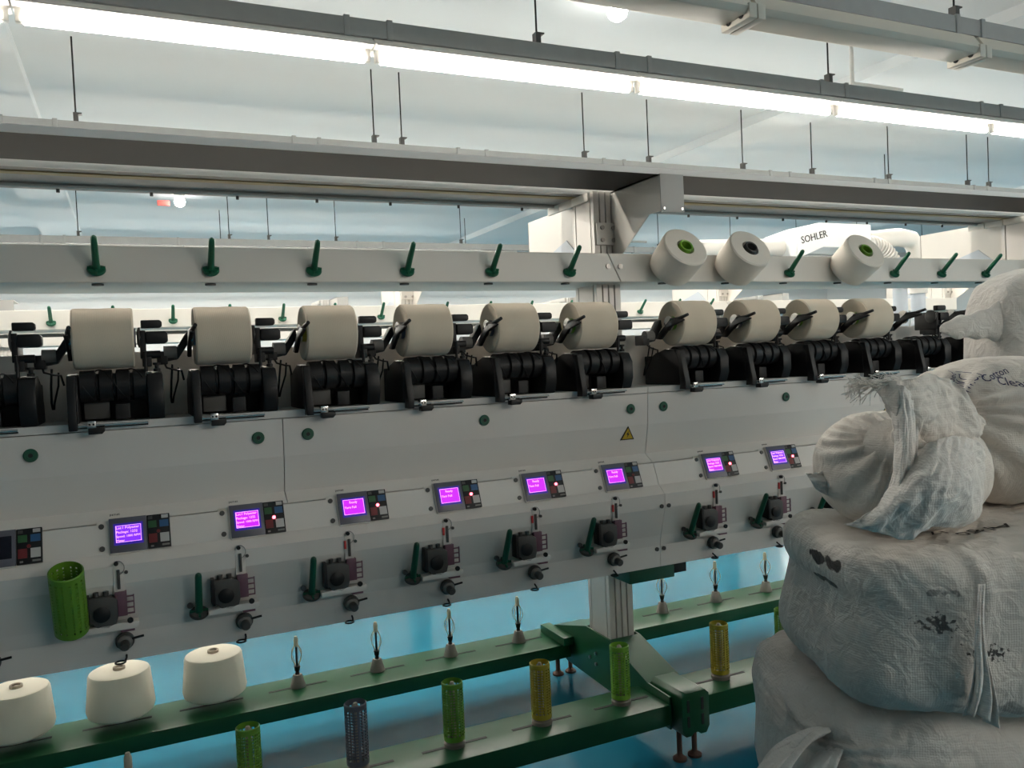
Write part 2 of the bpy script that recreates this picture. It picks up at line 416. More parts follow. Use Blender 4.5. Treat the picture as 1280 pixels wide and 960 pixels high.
# ------------------------------------------------------------------ winding machine frame
XL, XR = -2.2, 7.3
COLS = [-.98, XC, 4.55, 7.315]
def make_machine(label, full=True):
    root = thing('winding_machine', (XC, 2.97, 0), label, 'machine')
    O = Vector((XC, 2.97, 0))
    def B(mb, name, m, parent=root, bevel=0, smooth=40):
        mb.v = [tuple(Vector(p)-O) for p in mb.v]
        o = mb.build(name, m, parent, bevel, smooth); return o
    # columns: slotted aluminium extrusions
    for cx in COLS:
        w, d, yc = .0563, .0855, 2.97
        poly = []
        def side(pts): poly.extend(pts)
        def slots(a, b, fixed, inward, horiz, cuts, wd=.006, dp=.012):
            seq = [(a, 0)]
            for c in cuts:
                s = 1 if b > a else -1
                seq += [(c-s*wd/2, 0), (c-s*wd/2, dp), (c+s*wd/2, dp), (c+s*wd/2, 0)]
            return [((t, fixed+inward*q) if horiz else (fixed+inward*q, t)) for t, q in seq]
        y0, y1 = yc-d, yc+d
        side(slots(-w, w, y0, 1, True, (-.028, -.0, .028)))
        side(slots(y0, y1, w, -1, False, (yc-.05, yc, yc+.05)))
        side(slots(w, -w, y1, -1, True, (.028, 0, -.028)))
        side(slots(y1, y0, -w, 1, False, (yc+.062, yc-.06)))
        B(MB().prism([(cx+x, y) for x, y in poly], .16, 2.163, 'Z'), 'column', 'alu', smooth=0)
        jp = B(MB().box(cx-.05, cx+.05, 2.872, 2.886, 1.945, 2.035), 'joint_plate', 'alu', bevel=.002)
        for bx in (-.026, .026):
            for bz in (1.965, 2.015):
                B(MB().cyl((cx+bx, 2.873, bz), (cx+bx, 2.866, bz), .009, n=12), 'bolt', 'steel', jp)
        # arms carrying the trays
        ax0, ax1 = cx+.03, cx+.135
        fa = B(MB().prism([(2.885, 2.163), (2.545, 2.163), (2.545, 2.025), (2.62, 2.025), (2.885, 1.86)], ax0, ax0+.004), 'tray_arm', 'white_rail', smooth=0)
        B(MB().box(ax0, ax1, 2.540, 2.545, 2.02, 2.163), 'end_plate', 'lgrey', fa, .001)
        for bx in (.012, .093):
            B(MB().cyl((ax0+bx, 2.540, 2.035), (ax0+bx, 2.536, 2.035), .005, n=10), 'bolt', 'chrome', fa)
        B(MB().prism([(2.885, 2.157), (2.545, 2.157), (2.545, 2.163), (2.885, 2.163)], ax0, ax1), 'top_flange', 'white_rail', fa, smooth=0)
        ba = B(MB().prism([(3.055, 2.163), (3.64, 2.163), (3.64, 1.90), (3.055, 1.90)], cx+.02, cx+.024), 'tray_arm', 'white_rail', smooth=0)
        B(MB().box(cx+.02, cx+.12, 3.636, 3.64, 1.90, 2.163), 'end_plate', 'white_rail', ba, smooth=0)
        B(MB().prism([(3.06, 1.90), (3.10, 1.90), (3.25, 2.02), (3.58, 1.93), (3.58, 1.9)], cx+.016, cx+.02), 'gusset', 'ductblue', ba, smooth=0)
        for a, b in ((2.895, 3.03), (3.034, 3.14), (3.144, 3.245)):
            B(MB().prism([(a, 2.158), (b, 2.158), (b, 2.125), (a, 2.125)], cx-.075, cx-.065), 'tray_clip', 'white_rail', bevel=.001)
        # foot frame
        if full:
            for px in (cx-.075, cx+.067):
                pb = [(3.36, .262), (3.06, .34), (2.87, .335), (2.60, .25), (2.46, .245), (2.46, .125), (2.89, .12), (3.25, .135), (3.33, .20)]
                ff = B(MB().prism(pb, px, px+.008), 'foot_plate', 'green', bevel=.001, smooth=0)
                for (by, bz) in ((3.03, .215), (2.98, .245), (2.98, .20)):
                    B(MB().cyl((px-.006, by, bz), (px+.012, by, bz), .007, n=10), 'bolt', 'steel', ff)
            B(MB().prism([(2.87, .335), (2.60, .25), (2.60, .238), (2.87, .323)], cx-.067, cx+.067), 'foot_cover', 'green', smooth=0)
            B(MB().prism([(3.36, .262), (3.06, .34), (3.06, .328), (3.36, .25)], cx-.067, cx+.067), 'foot_cover', 'green', smooth=0)
            B(MB().box(cx-.125, cx-.075, 3.17, 3.40, .226, .262), 'beam_bracket', 'green', bevel=.003)
            blk = B(MB().prism([(cx-.06, .135), (cx-.045, .11), (cx-.02, .11), (cx-.01, .12), (cx+.01, .12), (cx+.02, .11), (cx+.045, .11), (cx+.06, .135), (cx+.06, .255), (cx+.045, .27), (cx-.045, .27), (cx-.06, .255)], 2.405, 2.60, 'Y'), 'end_block', 'green', bevel=.004)
            for q in (-.034, .028):
                for z0, z1 in ((.145, .185), (.20, .245)):
                    B(MB().box(cx+q-.005, cx+q+.005, 2.402, 2.406, z0, z1), 'slot', 'groove', blk)
            for fx in (-.032, .035):
                for fy in (2.47, 3.42):
                    ft = B(MB().lathe([(.026, 0), (.026, .008), (.014, .016), (.010, .022), (.010, .15)], 14, Matrix.Translation((cx+fx, fy, 0))), 'levelling_foot', 'rust')
            B(MB().box(cx-.06, cx+.06, 3.36, 3.46, .10, .225), 'rear_block', 'green', bevel=.004)
    # package rail, two lengths that meet at a slanted joint
    T0, T1 = 1.90, 1.7865
    def rail(a_top, a_bot, b_top, b_bot):
        mb = MB(); g = .0015
        mb.prism([(a_bot+g, T1), (b_bot-g, T1), (b_top-g, T0), (a_top+g, T0)], 2.79, 3.15, 'Y')
        return B(mb, 'package_rail', 'white_rail', bevel=.004, smooth=0)
    js = [(-1.035, -.978), (1.73, 1.787), (4.495, 4.552)]
    ends = [(XL, XL)]+js+[(XR, XR)]
    rails = [rail(ends[k][0], ends[k][1], ends[k+1][0], ends[k+1][1]) for k in range(len(ends)-1)]
    if full:
        for k, (jt, jb) in enumerate(js):
            for bx, rr in ((-.028, rails[k]), (.028, rails[k+1])):
                B(MB().cyl((jt+.026+bx, 2.791, 1.848), (jt+.026+bx, 2.784, 1.848), .0105, n=14), 'bolt', 'steel', rr)
        for i in range(-5, 19):
            x = XI(i) if i < 14 else XI(i)+.455-P
            k = sum(1 for j in js if x > j[0])
            B(MB().cyl((x, 2.825, T1+.001), (x, 2.825, T1-.006), .017, n=14), 'rail_plug', 'dgrey', rails[k])
    # covers
    up = [(2.632, 1.345), (2.64, 1.226), (2.665, 1.112), (2.618, 1.082), (2.66, 1.082), (2.70, 1.112), (2.70, 1.345)]
    for a, b in ((XL, -.94), (-.94, .42), (.42, XC), (XC, 3.15), (3.15, 4.55), (4.55, XR)):
        B(MB().prism(up, a+.0012, b-.0012), 'upper_cover', 'white', smooth=0)
    for a, b in ((XL, -.94), (-.94, XC), (XC, 4.55), (4.55, XR)):
        B(MB().prism([(2.628, 1.37), (2.6325, 1.3475), (2.70, 1.3475), (2.87, 1.35), (2.87, 1.37)], a+.001, b-.001), 'cover_lip', 'white', smooth=0)
        B(MB().prism([(2.614, 1.079), (2.582, 1.0), (2.546, .97), (2.548, .918), (2.582, .808), (2.59, .768), (2.59, .687), (2.62, .687), (2.62, .768), (2.612, .808), (2.60, .97), (2.64, 1.0), (2.66, 1.079)], a+.0008, b-.0008), 'lower_cover', 'white', smooth=0)
    B(MB().box(XL, XR, 2.868, 2.88, 1.10, 1.575), 'back_panel', 'white', smooth=0)
    B(MB().box(XL, XR, 2.66, 2.88, .70, .72), 'belly_plate', 'white', smooth=0)
    B(MB().cyl((XL, 2.90, 1.636), (XR, 2.90, 1.636), .006, n=8), 'yarn_bar', 'lgrey')
    if full:
        for cx in COLS[1:3]:
            B(MB().box(cx-.115, cx+.09, 2.63, 2.75, .625, .686), 'beam_hanger', 'dgreen', bevel=.003)
            B(MB().box(cx+.09, cx+.155, 2.64, 2.80, .635, .686), 'beam_hanger', 'black', bevel=.003)
            for x, z in ((cx-.016, .925), (cx+.016, .925), (cx-.016, .755), (cx+.016, .755)):
                yy = 2.548 if z > .9 else 2.59
                B(MB().cyl((x, yy+.004, z), (x, yy-.005, z), .008, n=12), 'cover_screw', 'dgrey')
        # creel beams with slots
        for nm, y0, y1, z0, z1, ys, off in (('front', 2.45, 2.66, .145, .222, 2.555, .012), ('rear', 3.19, 3.45, .165, .226, 3.335, -.035)):
            for a, b in ((XL, COLS[0]-.08), (COLS[0]+.08, XC-.08), (XC+.08, COLS[2]-.08), (COLS[2]+.08, XR)):
                bm_ = B(MB().box(a, b, y0, y1, z0, z1), 'creel_beam', 'green', bevel=.006)
                for i in range(-5, 18):
                    x = XI(i)+off if i < 14 else XI(i)+.455-P+off
                    for s0, s1 in ((x-.115, x+.115),):
                        if s0 > a+.01 and s1 < b-.01:
                            B(MB().box(s0, s1, ys-.0065, ys+.0065, z1-.003, z1+.0012), 'slot', 'groove', bm_)
    return root
machine = make_machine('white yarn winding machine with green feet, behind the sacks')
far = make_machine('second white winding machine seen through the gaps between the packages', False)
far.location.y += 2.64
far3 = make_machine('third white winding machine, farthest back beneath the rails', False)
far3.location.y += 5.28

# overhead trays resting on the arms
def tray(name, y0, y1, under, label, brown=False):
    t = thing(name, (0, (y0+y1)/2, 2.163), label, 'tray')
    h = (y1-y0)/2
    MB().box(XL, 9., -h+.004, h, .0, .006).build('underside', under, t, smooth=0)
    MB().box(XL, 9., -h, -h+.004, -.002, .020).build('lip', 'traywhite', t, smooth=0)
    MB().box(XL, 9., h-.004, h, .006, .020).build('lip', 'traywhite', t, smooth=0)
    if brown:
        MB().box(XL, 9., -h+.06, -h+.10, -.004, .0).build('strip', 'traybrown', t, smooth=0)
        MB().cyl((XL, h-.10, -.006), (9, h-.10, -.006), .008, n=8).build('rib', 'galv', t)
        for k in range(36):
            x = XL+.2+k*.3
            MB().cyl((x, h-.012, -.012), (x, h-.012, 0), .006, n=8).build('bolt', 'dgrey', t)
    return t
tray('overhead_tray', 2.545, 2.862, 'trayblack', 'long tray with black underside on the front of the machine arms')
tray('overhead_tray', 2.945, 3.29, 'traygrey', 'long grey tray with a brown strip behind the column', True)

# ------------------------------------------------------------------ green pegs on the rail
def make_peg(L, r, fr, name, m, group, fm=None):
    root = thing(name, (0, 0, 0), '', 'peg', group)
    fl = MB(); fl.lathe([(fr*.9, -.002), (fr, .002), (fr, .007), (fr*.92, .010), (r*1.5, .012)], 24).build('flange', fm or m, root)
    pn = MB()
    pn.lathe([(r*1.25, .008), (r*1.1, .03), (r, L-.012), (r*.85, L-.004), (r*.4, L), (0, L)], 16)
    pn.build('pin', m, root)
    fins = MB(); fins.box(-fr*.95, fr*.95, -.003, .003, .008, .016); fins.box(-.003, .003, -fr*.95, fr*.95, .008, .016)
    fins.build('fins', m, root)
    return root
TILT = math.radians(45)                     # local Z leans towards -Y
ppeg, upeg = make_peg(.130, .0095, .026, 'package_peg', 'peg', 'green pegs along the white rail'), []
for i in range(-1, 14):
    if i in (6, 7, 9): extra = 'green peg inside the white cone, '+where(i)
    else: extra = 'bare green rail peg, place '+where(i)
    place(ppeg, upeg, (XI(i), 2.789, 1.822), extra, (TILT, 0, 0))
for i in list(range(-2, 14)):
    o = place(ppeg, upeg, (XI(i), 2.789+2.64, 1.822), 'small far green peg on the rail of the second machine', (TILT, 0, 0))
    o['group'] = 'far green pegs on the second machine'
LT = math.atan2(.066, .133)
plow, ulow = make_peg(.150, .0095, .027, 'tube_peg', 'dgreen', 'dark green pegs on the lower cover', 'dgrey'), []
for i in range(0, 10):
    place(plow, ulow, (XI(i)-.105, 2.560, .795), ('dark peg inside the lime tube, ' if i == 0 else 'dark green lower cover peg, ')+where(i), (LT, 0, 0))

# ------------------------------------------------------------------ winding units
def make_head():
    root = thing('winding_unit', (0, 0, 0), '', 'winder', 'black winding units along the machine')
    # housing: back plate, two cheeks
    h = MB()
    h.box(-.098, .150, .075, .165, .0, .115)
    h.box(-.098, .150, .05, .09, .07, .128)
    h.build('housing', 'black2', root, .004)
    MB().prism([(-.070, -.0), (-.066, .10), (-.045, .138), (.02, .142), (.10, .12), (.16, .05), (.16, 0)], -.100, -.072).build('side_cheek', 'black', root, .004)
    MB().prism([(-.045, .0), (-.062, .04), (-.062, .10), (-.04, .135), (.03, .142), (.10, .12), (.16, .05), (.16, 0)], .108, .152).build('side_cheek', 'black', root, .006)
    MB().prism([(-.105, -.018), (-.108, .01), (-.078, .135), (-.05, .135), (-.07, .01), (-.066, -.018)], -.098, -.076).build('front_post', 'black', root, .003)
    # grooved drum
    T = frame((-.068, .0, .105), (1, 0, 0))
    prof = [(0.001, 0), (.045, .0)]
    for g in (.045, .09, .135):
        prof += [(.046, g-.006), (.036, g-.003), (.036, g+.003), (.046, g+.006)]
    prof += [(.045, .174), (.001, .174)]
    dr = MB().lathe(prof, 32, T).build('grooved_drum', 'black2', root)
    # helical thread grooves standing as ribs
    for ph in (0, PI):
        pts = [(-.06+.158*t/40, .0462*math.cos(ph+4.5*t/40*1.3), .105+.0462*math.sin(ph+4.5*t/40*1.3)) for t in range(41)]
        MB().tube(pts, .0022, 6).build('spiral_rib', 'black', dr)
    MB().box(-.062, .005, .02, .03, .008, .058).build('window_plate', 'dgrey', root, .002)
    MB().box(.02, .06, -.015, .03, .004, .05).build('bearing_block', 'black2', root, .004)
    # guide rod with clamp
    rd = MB().cyl((-.092, -.082, -.006), (.105, -.082, -.006), .0032, n=8)
    rd.build('guide_rod', 'chrome', root)
    MB().cyl((-.092, -.070, -.012), (.105, -.070, -.012), .0022, n=8).build('guide_rod', 'black', root)
    cl = MB().box(-.052, -.030, -.094, -.072, -.014, .008).build('rod_clamp', 'chrome', root, .002)
    for q in (-.046, -.036): MB().cyl((q, -.0945, -.002), (q, -.0935, -.002), .003, n=8).build('screw', 'black', cl)
    MB().prism([(-.05, -.03), (-.015, -.03), (-.008, -.022), (-.008, -.012), (-.05, -.012)], -.1, -.068, 'Y').build('guide_block', 'black', root, .002)
    # yarn guide post and thumb screw at the far cheek
    MB().tube([(.108, -.03, .14), (.108, -.03, .175), (.106, -.035, .2)], .005).build('yarn_guide_post', 'black', root)
    MB().lathe([(.010, .14), (.010, .148), (.006, .15), (.006, .158), (.011, .16), (.011, .166)], 12, Matrix.Translation((.138, -.01, 0))).build('thumb_screw', 'black', root)
    # cradle arms (z of package axis = .24)
    za = .242
    la = MB()
    la.prism([(-.175, .185), (-.150, .19), (-.125, .215), (-.100, za+.012), (-.092, za+.018), (-.088, za-.012), (-.105, .205), (-.125, .175), (-.175, .165)], .045, .085, 'Y')
    la.prism([(.09, .185), (.03, .225), (-.02, za+.016), (-.10, za+.012), (-.105, za+.006), (-.02, za-.014), (.05, .18)], -.098, -.086)
    left = la.build('cradle_arm', 'black', root, .003)
    MB().tube([(-.092, -.02, za+.012), (-.088, -.07, za+.016), (-.082, -.115, za+.028)], [.008, .007, .006], 8).build('handle', 'black', left)
    MB().lathe([(.0, 0), (.03, 0), (.03, .006), (.018, .012), (.018, .02), (0, .02)], 20, frame((-.090, 0, za), (1, 0, 0))).build('centring_hub', 'chrome', left)
    MB().cyl((-.165, .06, .195), (-.128, .06, .195), .022, n=16).build('pivot_cylinder', 'grey', left)
    MB().box(-.185, -.155, .04, .10, .16, .20).build('pivot_block', 'black', left, .004)
    ra = MB()
    ra.box(.096, .112, -.03, .09, .18, .262)
    ra.box(.10, .125, -.02, .05, .155, .20)
    right = ra.build('cradle_arm', 'black', root, .003)
    MB().lathe([(0, 0), (.03, 0), (.03, .006), (.018, .010), (0, .010)], 20, frame((.098, 0, za), (-1, 0, 0))).build('centring_hub', 'dgrey', right)
    MB().prism([(.10, .268), (.152, .268), (.158, .274), (.158, .286), (.152, .292), (.10, .292)], -.035, -.01, 'Y').build('release_lever', 'black', right, .004)
    MB().prism([(.112, .222), (.165, .222), (.172, .228), (.172, .252), (.165, .258), (.112, .258)], -.04, .0, 'Y').build('grip', 'black', right, .004)
    MB().cyl((.112, -.01, .19), (.150, -.01, .19), .012, n=12).build('spring_barrel', 'black', right)
    # cables
    MB().tube([(-.165, .05, .165), (-.160, .03, .15), (-.135, .03, .142), (-.118, .04, .14), (-.112, .05, .11)], .0032, 6).build('cable', 'black', root)
    MB().tube([(-.142, .06, .16), (-.147, .07, .11), (-.150, .09, .06), (-.148, .10, .04)], .0032, 6).build('cable', 'black', root)
    MB().tube([(-.125, .06, .15), (-.128, .07, .11), (-.142, .09, .06), (-.145, .10, .04)], .0028, 6).build('cable', 'black', root)
    return root
ph, uh = make_head(), []
for i in range(-1, 14):
    st = 'empty black winding unit, ' if i >= 10 or i < 0 else 'loaded black winding unit, '
    place(ph, uh, (XI(i)+.011, 2.68, 1.37), st+where(i))

# packages in the cradles
def make_package(core):
    root = thing('yarn_package', (0, 0, 0), '', 'yarn package', 'cream yarn packages on the winding units')
    R, Wd = .088, .0815
    T = frame((-Wd, 0, 0), (1, 0, 0))
    prof = [(.026, .012), (.05, .008), (.078, .001), (R-.004, .001), (R, .006)]
    prof += [(R+.0006*math.sin(k), .006+(2*Wd-.012)*k/12) for k in range(1, 12)]
    prof += [(R, 2*Wd-.006), (R-.004, 2*Wd-.001), (.078, 2*Wd-.001), (.05, 2*Wd-.008), (.026, 2*Wd-.012)]
    MB().lathe(prof, 64, T, True).build('yarn', 'yarn', root, smooth=30)
    MB().lathe([(.020, -.004), (.028, -.004), (.028, 2*Wd+.004), (.020, 2*Wd+.004)], 32, T, close=True).build('core_tube', core, root)
    return root
protos = {}
cores = {2: 'yellow', 5: 'lime', 6: 'lime', 8: 'lime', 9: 'lime'}
cname = {'yellow': 'yellow', 'lime': 'lime green', 'tubegrey': 'grey'}
for i in range(0, 10):
    c = cores.get(i, 'tubegrey')
    if c not in protos: protos[c] = (make_package(c), [])
    place(protos[c][0], protos[c][1], (XI(i)+.011, 2.68, 1.612), 'cream yarn package on %s core, %s' % (cname[c], where(i)))

# white cones stored on rail pegs
def make_stored_cone(core, m):
    root = thing('yarn_cone', (0, 0, 0), '', 'yarn cone', 'white cones stored on the rail pegs')
    prof = [(.03, .012), (.072, .014), (.082, .022), (.086, .04), (.089, .085), (.0885, .10), (.091, .145), (.090, .157), (.085, .162), (.035, .160)]
    MB().lathe(prof, 64, None, True).build('yarn', m, root, smooth=30)
    MB().lathe([(.020, .011), (.027, .011), (.027, .168), (.024, .171), (.020, .168)], 32, None, True).build('core_tube', core, root)
    return root
for i, c, m, lb in ((6, 'lime', 'yarnw', 'white yarn cone with lime core on the rail beside the column'), (7, 'dgrey', 'yarnw', 'white yarn cone with dark grey core stored on the rail'), (9, 'limed', 'yarnw', 'cream white yarn cone with green core standing alone along the rail')):
    o = make_stored_cone(c, m); o.location = (XI(i), 2.789, 1.822); o.rotation_euler = (math.radians(56), 0, 0); o.scale = (1.06, 1.06, 1.0); o['label'] = lb

# ------------------------------------------------------------------ control units with displays
SL = math.atan2(2.614-2.582, 1.079-1.0)     # lean of the panel band
def text_on(parent, body, size, x, z, m='lcd_txt'):
    me = text_mesh(body, size, m)
    o = obj('screen_text', me, parent, (x, -.0205, z)); o.rotation_euler = (PI/2, 0, 0)
    return o
def make_control(kind, led):
    root = thing('control_display', (0, 0, 0), '', 'control unit', 'control displays along the machine')
    root.rotation_euler = (-SL, 0, 0)
    # local: x right, z up (0..0.1 along panel), -y out
    MB().box(-.032, .004, -.004, .0, -.002, .098).build('mounting_plate', 'cream' if kind == 'mag4' else 'white', root, .001)
    for z in (.018, .082):
        MB().cyl((-.02, -.003, z), (-.02, -.010, z), .0075, n=12).build('screw', 'dgrey', root)
    MB().box(-.002, .098, -.016, .0, -.003, .102).build('housing', 'white', root, .002)
    bz = MB().box(.0, .098, -.019, -.012, .0, .1).build('bezel', 'bezel', root, .0015)
    fr = MB().box(.011, .088, -.0198, -.015, .021, .083).build('lcd_frame', 'lcdframe' if kind != 'off' else 'lcd_off', bz)
    lc = {'mag4': 'lcd_mag', 'mag2': 'lcd_mag', 'vio4': 'lcd_vio', 'viob': 'lcd_vio', 'off': 'lcd_off'}[kind]
    MB().box(.016, .083, -.0203, -.0196, .028, .077).build('screen', lc, bz)
    if kind in ('mag4', 'vio4', 'viob'):
        text_on(bz, 'Lot:1 Polyester', .0098, .0175, .0665); text_on(bz, 'Package: 1232', .0098, .0175, .0545)
        text_on(bz, 'Speed: 1000 RPM', .0088, .0175, .0425); text_on(bz, 'Meter', .0088, .0175, .0305)
    elif kind == 'mag2':
        text_on(bz, 'Ready', .0105, .036, .064); text_on(bz, 'Yarn Full', .0105, .0195, .048)
    if kind != 'off':
        bd = MB()
        for a in ((.0165, .0825, .0755, .0765), (.0165, .0825, .0285, .0295), (.0165, .0175, .0285, .0765), (.0815, .0825, .0285, .0765)):
            bd.box(a[0], a[1], -.0207, -.020, a[2], a[3])
        bd.build('screen_border', 'lcd_txt', bz)
    kp = MB().box(.0985, .160, -.014, .0, .002, .1).build('keypad', 'black', root, .001)
    for nm, m, x0, x1, z0, z1 in (('key', 'btn_g', .102, .124, .062, .082), ('key', 'btn_b', .132, .156, .062, .082), ('key', 'btn_r', .102, .124, .018, .044), ('key', 'btn_w', .132, .156, .018, .044), ('printed_label', 'btn_w', .138, .156, .087, .097), ('printed_label', 'dgrey', .102, .114, .087, .096), ('printed_label', 'grey', .136, .156, .007, .012), ('printed_label', 'grey', .106, .114, .006, .011)):
        MB().box(x0, x1, -.0152, -.0135, z0, z1).build(nm, m, kp)
    MB().cyl((.128, -.0135, .050), (.128, -.0175, .050), .005, n=14).build('indicator_lamp', 'led' if led else 'btn_r', kp)
    t = text_mesh('psmet', .011, 'ink'); o = obj('printed_name', t, root, (.002, .001, .113)); o.rotation_euler = (PI/2-.3, 0, 0)
    return root
kinds = {-1: ('off', 0), 0: ('vio4', 0), 1: ('mag4', 1), 2: ('mag2', 1), 3: ('mag2', 1), 4: ('mag2', 1), 5: ('mag2', 0), 6: ('mag4', 1), 7: ('viob', 1), 8: ('mag2', 1), 9: ('mag2', 1)}
desc = {'off': 'dark switched off control display, ', 'vio4': 'violet control display with red lamp off, ', 'mag4': 'magenta control display full of text lines, ', 'mag2': 'magenta control display with two text lines, ', 'viob': 'violet control display with red lamp lit, '}
cprot = {}
for i in range(-1, 10):
    kd = kinds[i]
    if kd not in cprot: cprot[kd] = (make_control(*kd), [])
    place(cprot[kd][0], cprot[kd][1], (XI(i)-.002, 2.5865, .995), desc[kd[0]]+where(i), (-SL, 0, 0))

# ------------------------------------------------------------------ yarn clearers and tension knobs on the lower cover
def make_clearer(redtab):
    root = thing('yarn_clearer', (0, 0, 0), '', 'yarn clearer', 'dark yarn clearers on the lower cover')
    # origin at (XI, 2.565, .80)
    MB().prism([(-.08, -.008), (.055, -.008), (.062, .0), (.062, .012), (-.03, .012), (-.08, .006)], -.045, -.005, 'Y').build('base_plate', 'white', root, .002)
    bd = MB()
    bd.prism([(-.066, .09), (-.066, .022), (-.052, .018), (-.045, .005), (-.015, .0), (.005, .012), (.01, .03), (.01, .08), (-.005, .09), (-.04, .092)], -.045, -.01, 'Y')
    body = bd.build('clearer_body', 'dgrey', root, .004)
    for x in (-.043, -.018):
        MB().cyl((x, -.03, .088), (x, -.03, .104), .0075, n=12).build('post', 'dgrey', body)
    MB().box(-.070, -.060, -.05, -.01, .02, .098).build('end_flange', 'black', body, .002)
    MB().lathe([(.0, 0), (.02, 0), (.022, .006), (.012, .01), (0, .01)], 18, frame((-.03, -.045, .045), (0, -1, 0))).build('tension_disc', 'black', body)
    pm = MB(); pm.box(.004, .034, -.04, -.006, .03, .098)
    for z in (.034, .05, .066): pm.box(.030, .052, -.042, -.036, z, z+.004); 
    pm.box(.050, .053, -.042, -.036, .034, .088); pm.box(.030, .052, -.042, -.036, .082, .086)
    pm.build('comb_guide', 'plum', root, .001)
    br = MB().prism([(.002, .095), (.030, .095), (.030, .175), (.022, .185), (.010, .185), (.002, .175)], -.030, -.022, 'Y').build('guide_bracket', 'white', root, .002)
    MB().box(.012, .020, -.036, -.029, .105, .160).build('slider', 'dgrey', br, .002)
    MB().cyl((.012, -.03, .178), (.012, -.04, .178), .006, n=10).build('eyelet', 'black', br)
    MB().cyl((.036, -.024, .150), (.036, -.034, .150), .005, n=10).build('stud', 'dgrey', br)
    MB().tube([(.012+.02*math.cos(a), -.034, .165+.02*math.sin(a)) for a in [PI/2-k*.35 for k in range(9)]], .0012, 5).build('wire_hook', 'steel', br)
    if redtab: MB().box(.0, .0065, -.034, -.029, .13, .155).build('red_tab', 'red', br)
    MB().cyl((.04, -.046, .018), (.04, -.052, .018), .008, n=12).build('knob', 'black', root)
    MB().box(.015, .050, -.044, -.02, -.014, -.008).build('ceramic_guide', 'plum', root)
    MB().cyl((-.128, -.006, .022), (-.128, -.014, .022), .0085, n=12).build('cover_screw', 'dgrey', root)
    return root
pc = {0: (make_clearer(False), []), 1: (make_clearer(True), [])}
for i in range(0, 10):
    k = 0 if i < 2 else 1
    place(pc[k][0], pc[k][1], (XI(i), 2.575, .80), ('dark yarn clearer with red tab, ' if k else 'dark yarn clearer without red tab, ')+where(i))
def make_knob():
    root = thing('tension_knob', (0, 0, 0), '', 'knob', 'grey tension knobs on the lower cover')
    T = frame((0, 0, 0), (0, -1, -.12))
    MB().lathe([(.0, 0), (.022, 0), (.025, .006), (.025, .016), (.021, .020)], 20, T).build('disc', 'dgrey', root)
    MB().lathe([(.020, .018), (.020, .028), (.015, .032)], 20, T).build('spring_seat', 'grey', root)
    MB().lathe([(.012, .03), (.013, .034), (.013, .054), (.010, .058), (0, .058)], 16, T).build('cap', 'dgrey', root)
    MB().tube([(.015, -.02, .004), (.05, -.02, .008)], .0035, 8).build('lever', 'black', root)
    return root
pk, uk = make_knob(), []
for i in range(-1, 10): place(pk, uk, (XI(i)+.022, 2.592, .748), 'grey tension knob, '+where(i))
def make_eye():
    root = thing('yarn_eye', (0, 0, 0), '', 'yarn eye', 'black wire yarn eyes under the lower cover')
    MB().tube([(.013*math.cos(a), -.03+.013*math.sin(a), 0) for a in [2*PI*k/16 for k in range(17)]], .0028, 6).build('ring', 'black', root)
    MB().tube([(.012, -.026, .0), (.016, -.008, .004), (.016, .006, .010)], .003, 6).build('stem', 'black', root)
    return root
pe, ue = make_eye(), []
for i in range(0, 10): place(pe, ue, (XI(i)+.008, 2.588, .694), 'black yarn eye at the cover edge, '+where(i))
# cover buttons, small holes and warning sign
ub = []
bt = thing('cover_latch', (0, 0, 0), '', 'latch', 'round green latches on the upper cover')
MB().lathe([(0, 0), (.018, 0), (.019, .003), (.016, .006), (.008, .006), (.008, .004), (0, .004)], 20, frame((0, 0, 0), (0, -1, 0))).build('disc', 'dgreen', bt)
MB().lathe([(.004, .0045), (.006, .0065), (.0, .0065)], 12, frame((0, 0, 0), (0, -1, 0))).build('key_socket', 'black', bt)
for x, lb in ((-.267, 'farthest from the aluminium column, alone below an empty winding unit'), (.344, 'outer of two at a cover joint'), (.496, 'inner of two at a cover joint'), (1.104, 'alone midway along the cover beside the column'), (1.706, 'above the yellow warning triangle'), (1.856, 'just past the cover joint, sack side of the warning triangle'), (2.473, 'alone on the sack side of the column')):
    place(bt, ub, (x, 2.6345, 1.291), ('round green cover latch, '+lb).replace('left half', 'outer half'))
wt = thing('warning_sign', (1.695, 2.646, 1.195), 'yellow triangular high voltage warning sign on the white cover', 'sign')
Rw = Matrix.Rotation(.215, 4, 'X')
MB().prism([(-.031, -.022), (.031, -.022), (0, .032)], -.002, 0, 'Y', Rw).build('border', 'ink', wt)
MB().prism([(-.024, -.018), (.024, -.018), (0, .024)], -.003, -.0015, 'Y', Rw).build('face', 'warn', wt)
MB().prism([(.004, .014), (-.006, -.001), (.0, -.001), (-.003, -.014), (.007, .003), (.001, .003)], -.0036, -.0028, 'Y', Rw).build('bolt_symbol', 'ink', wt)
wt2 = copy_tree(wt); wt2.location = (3.075, 2.646, 1.20); wt2['label'] = 'yellow warning sign half hidden behind the tied sack'

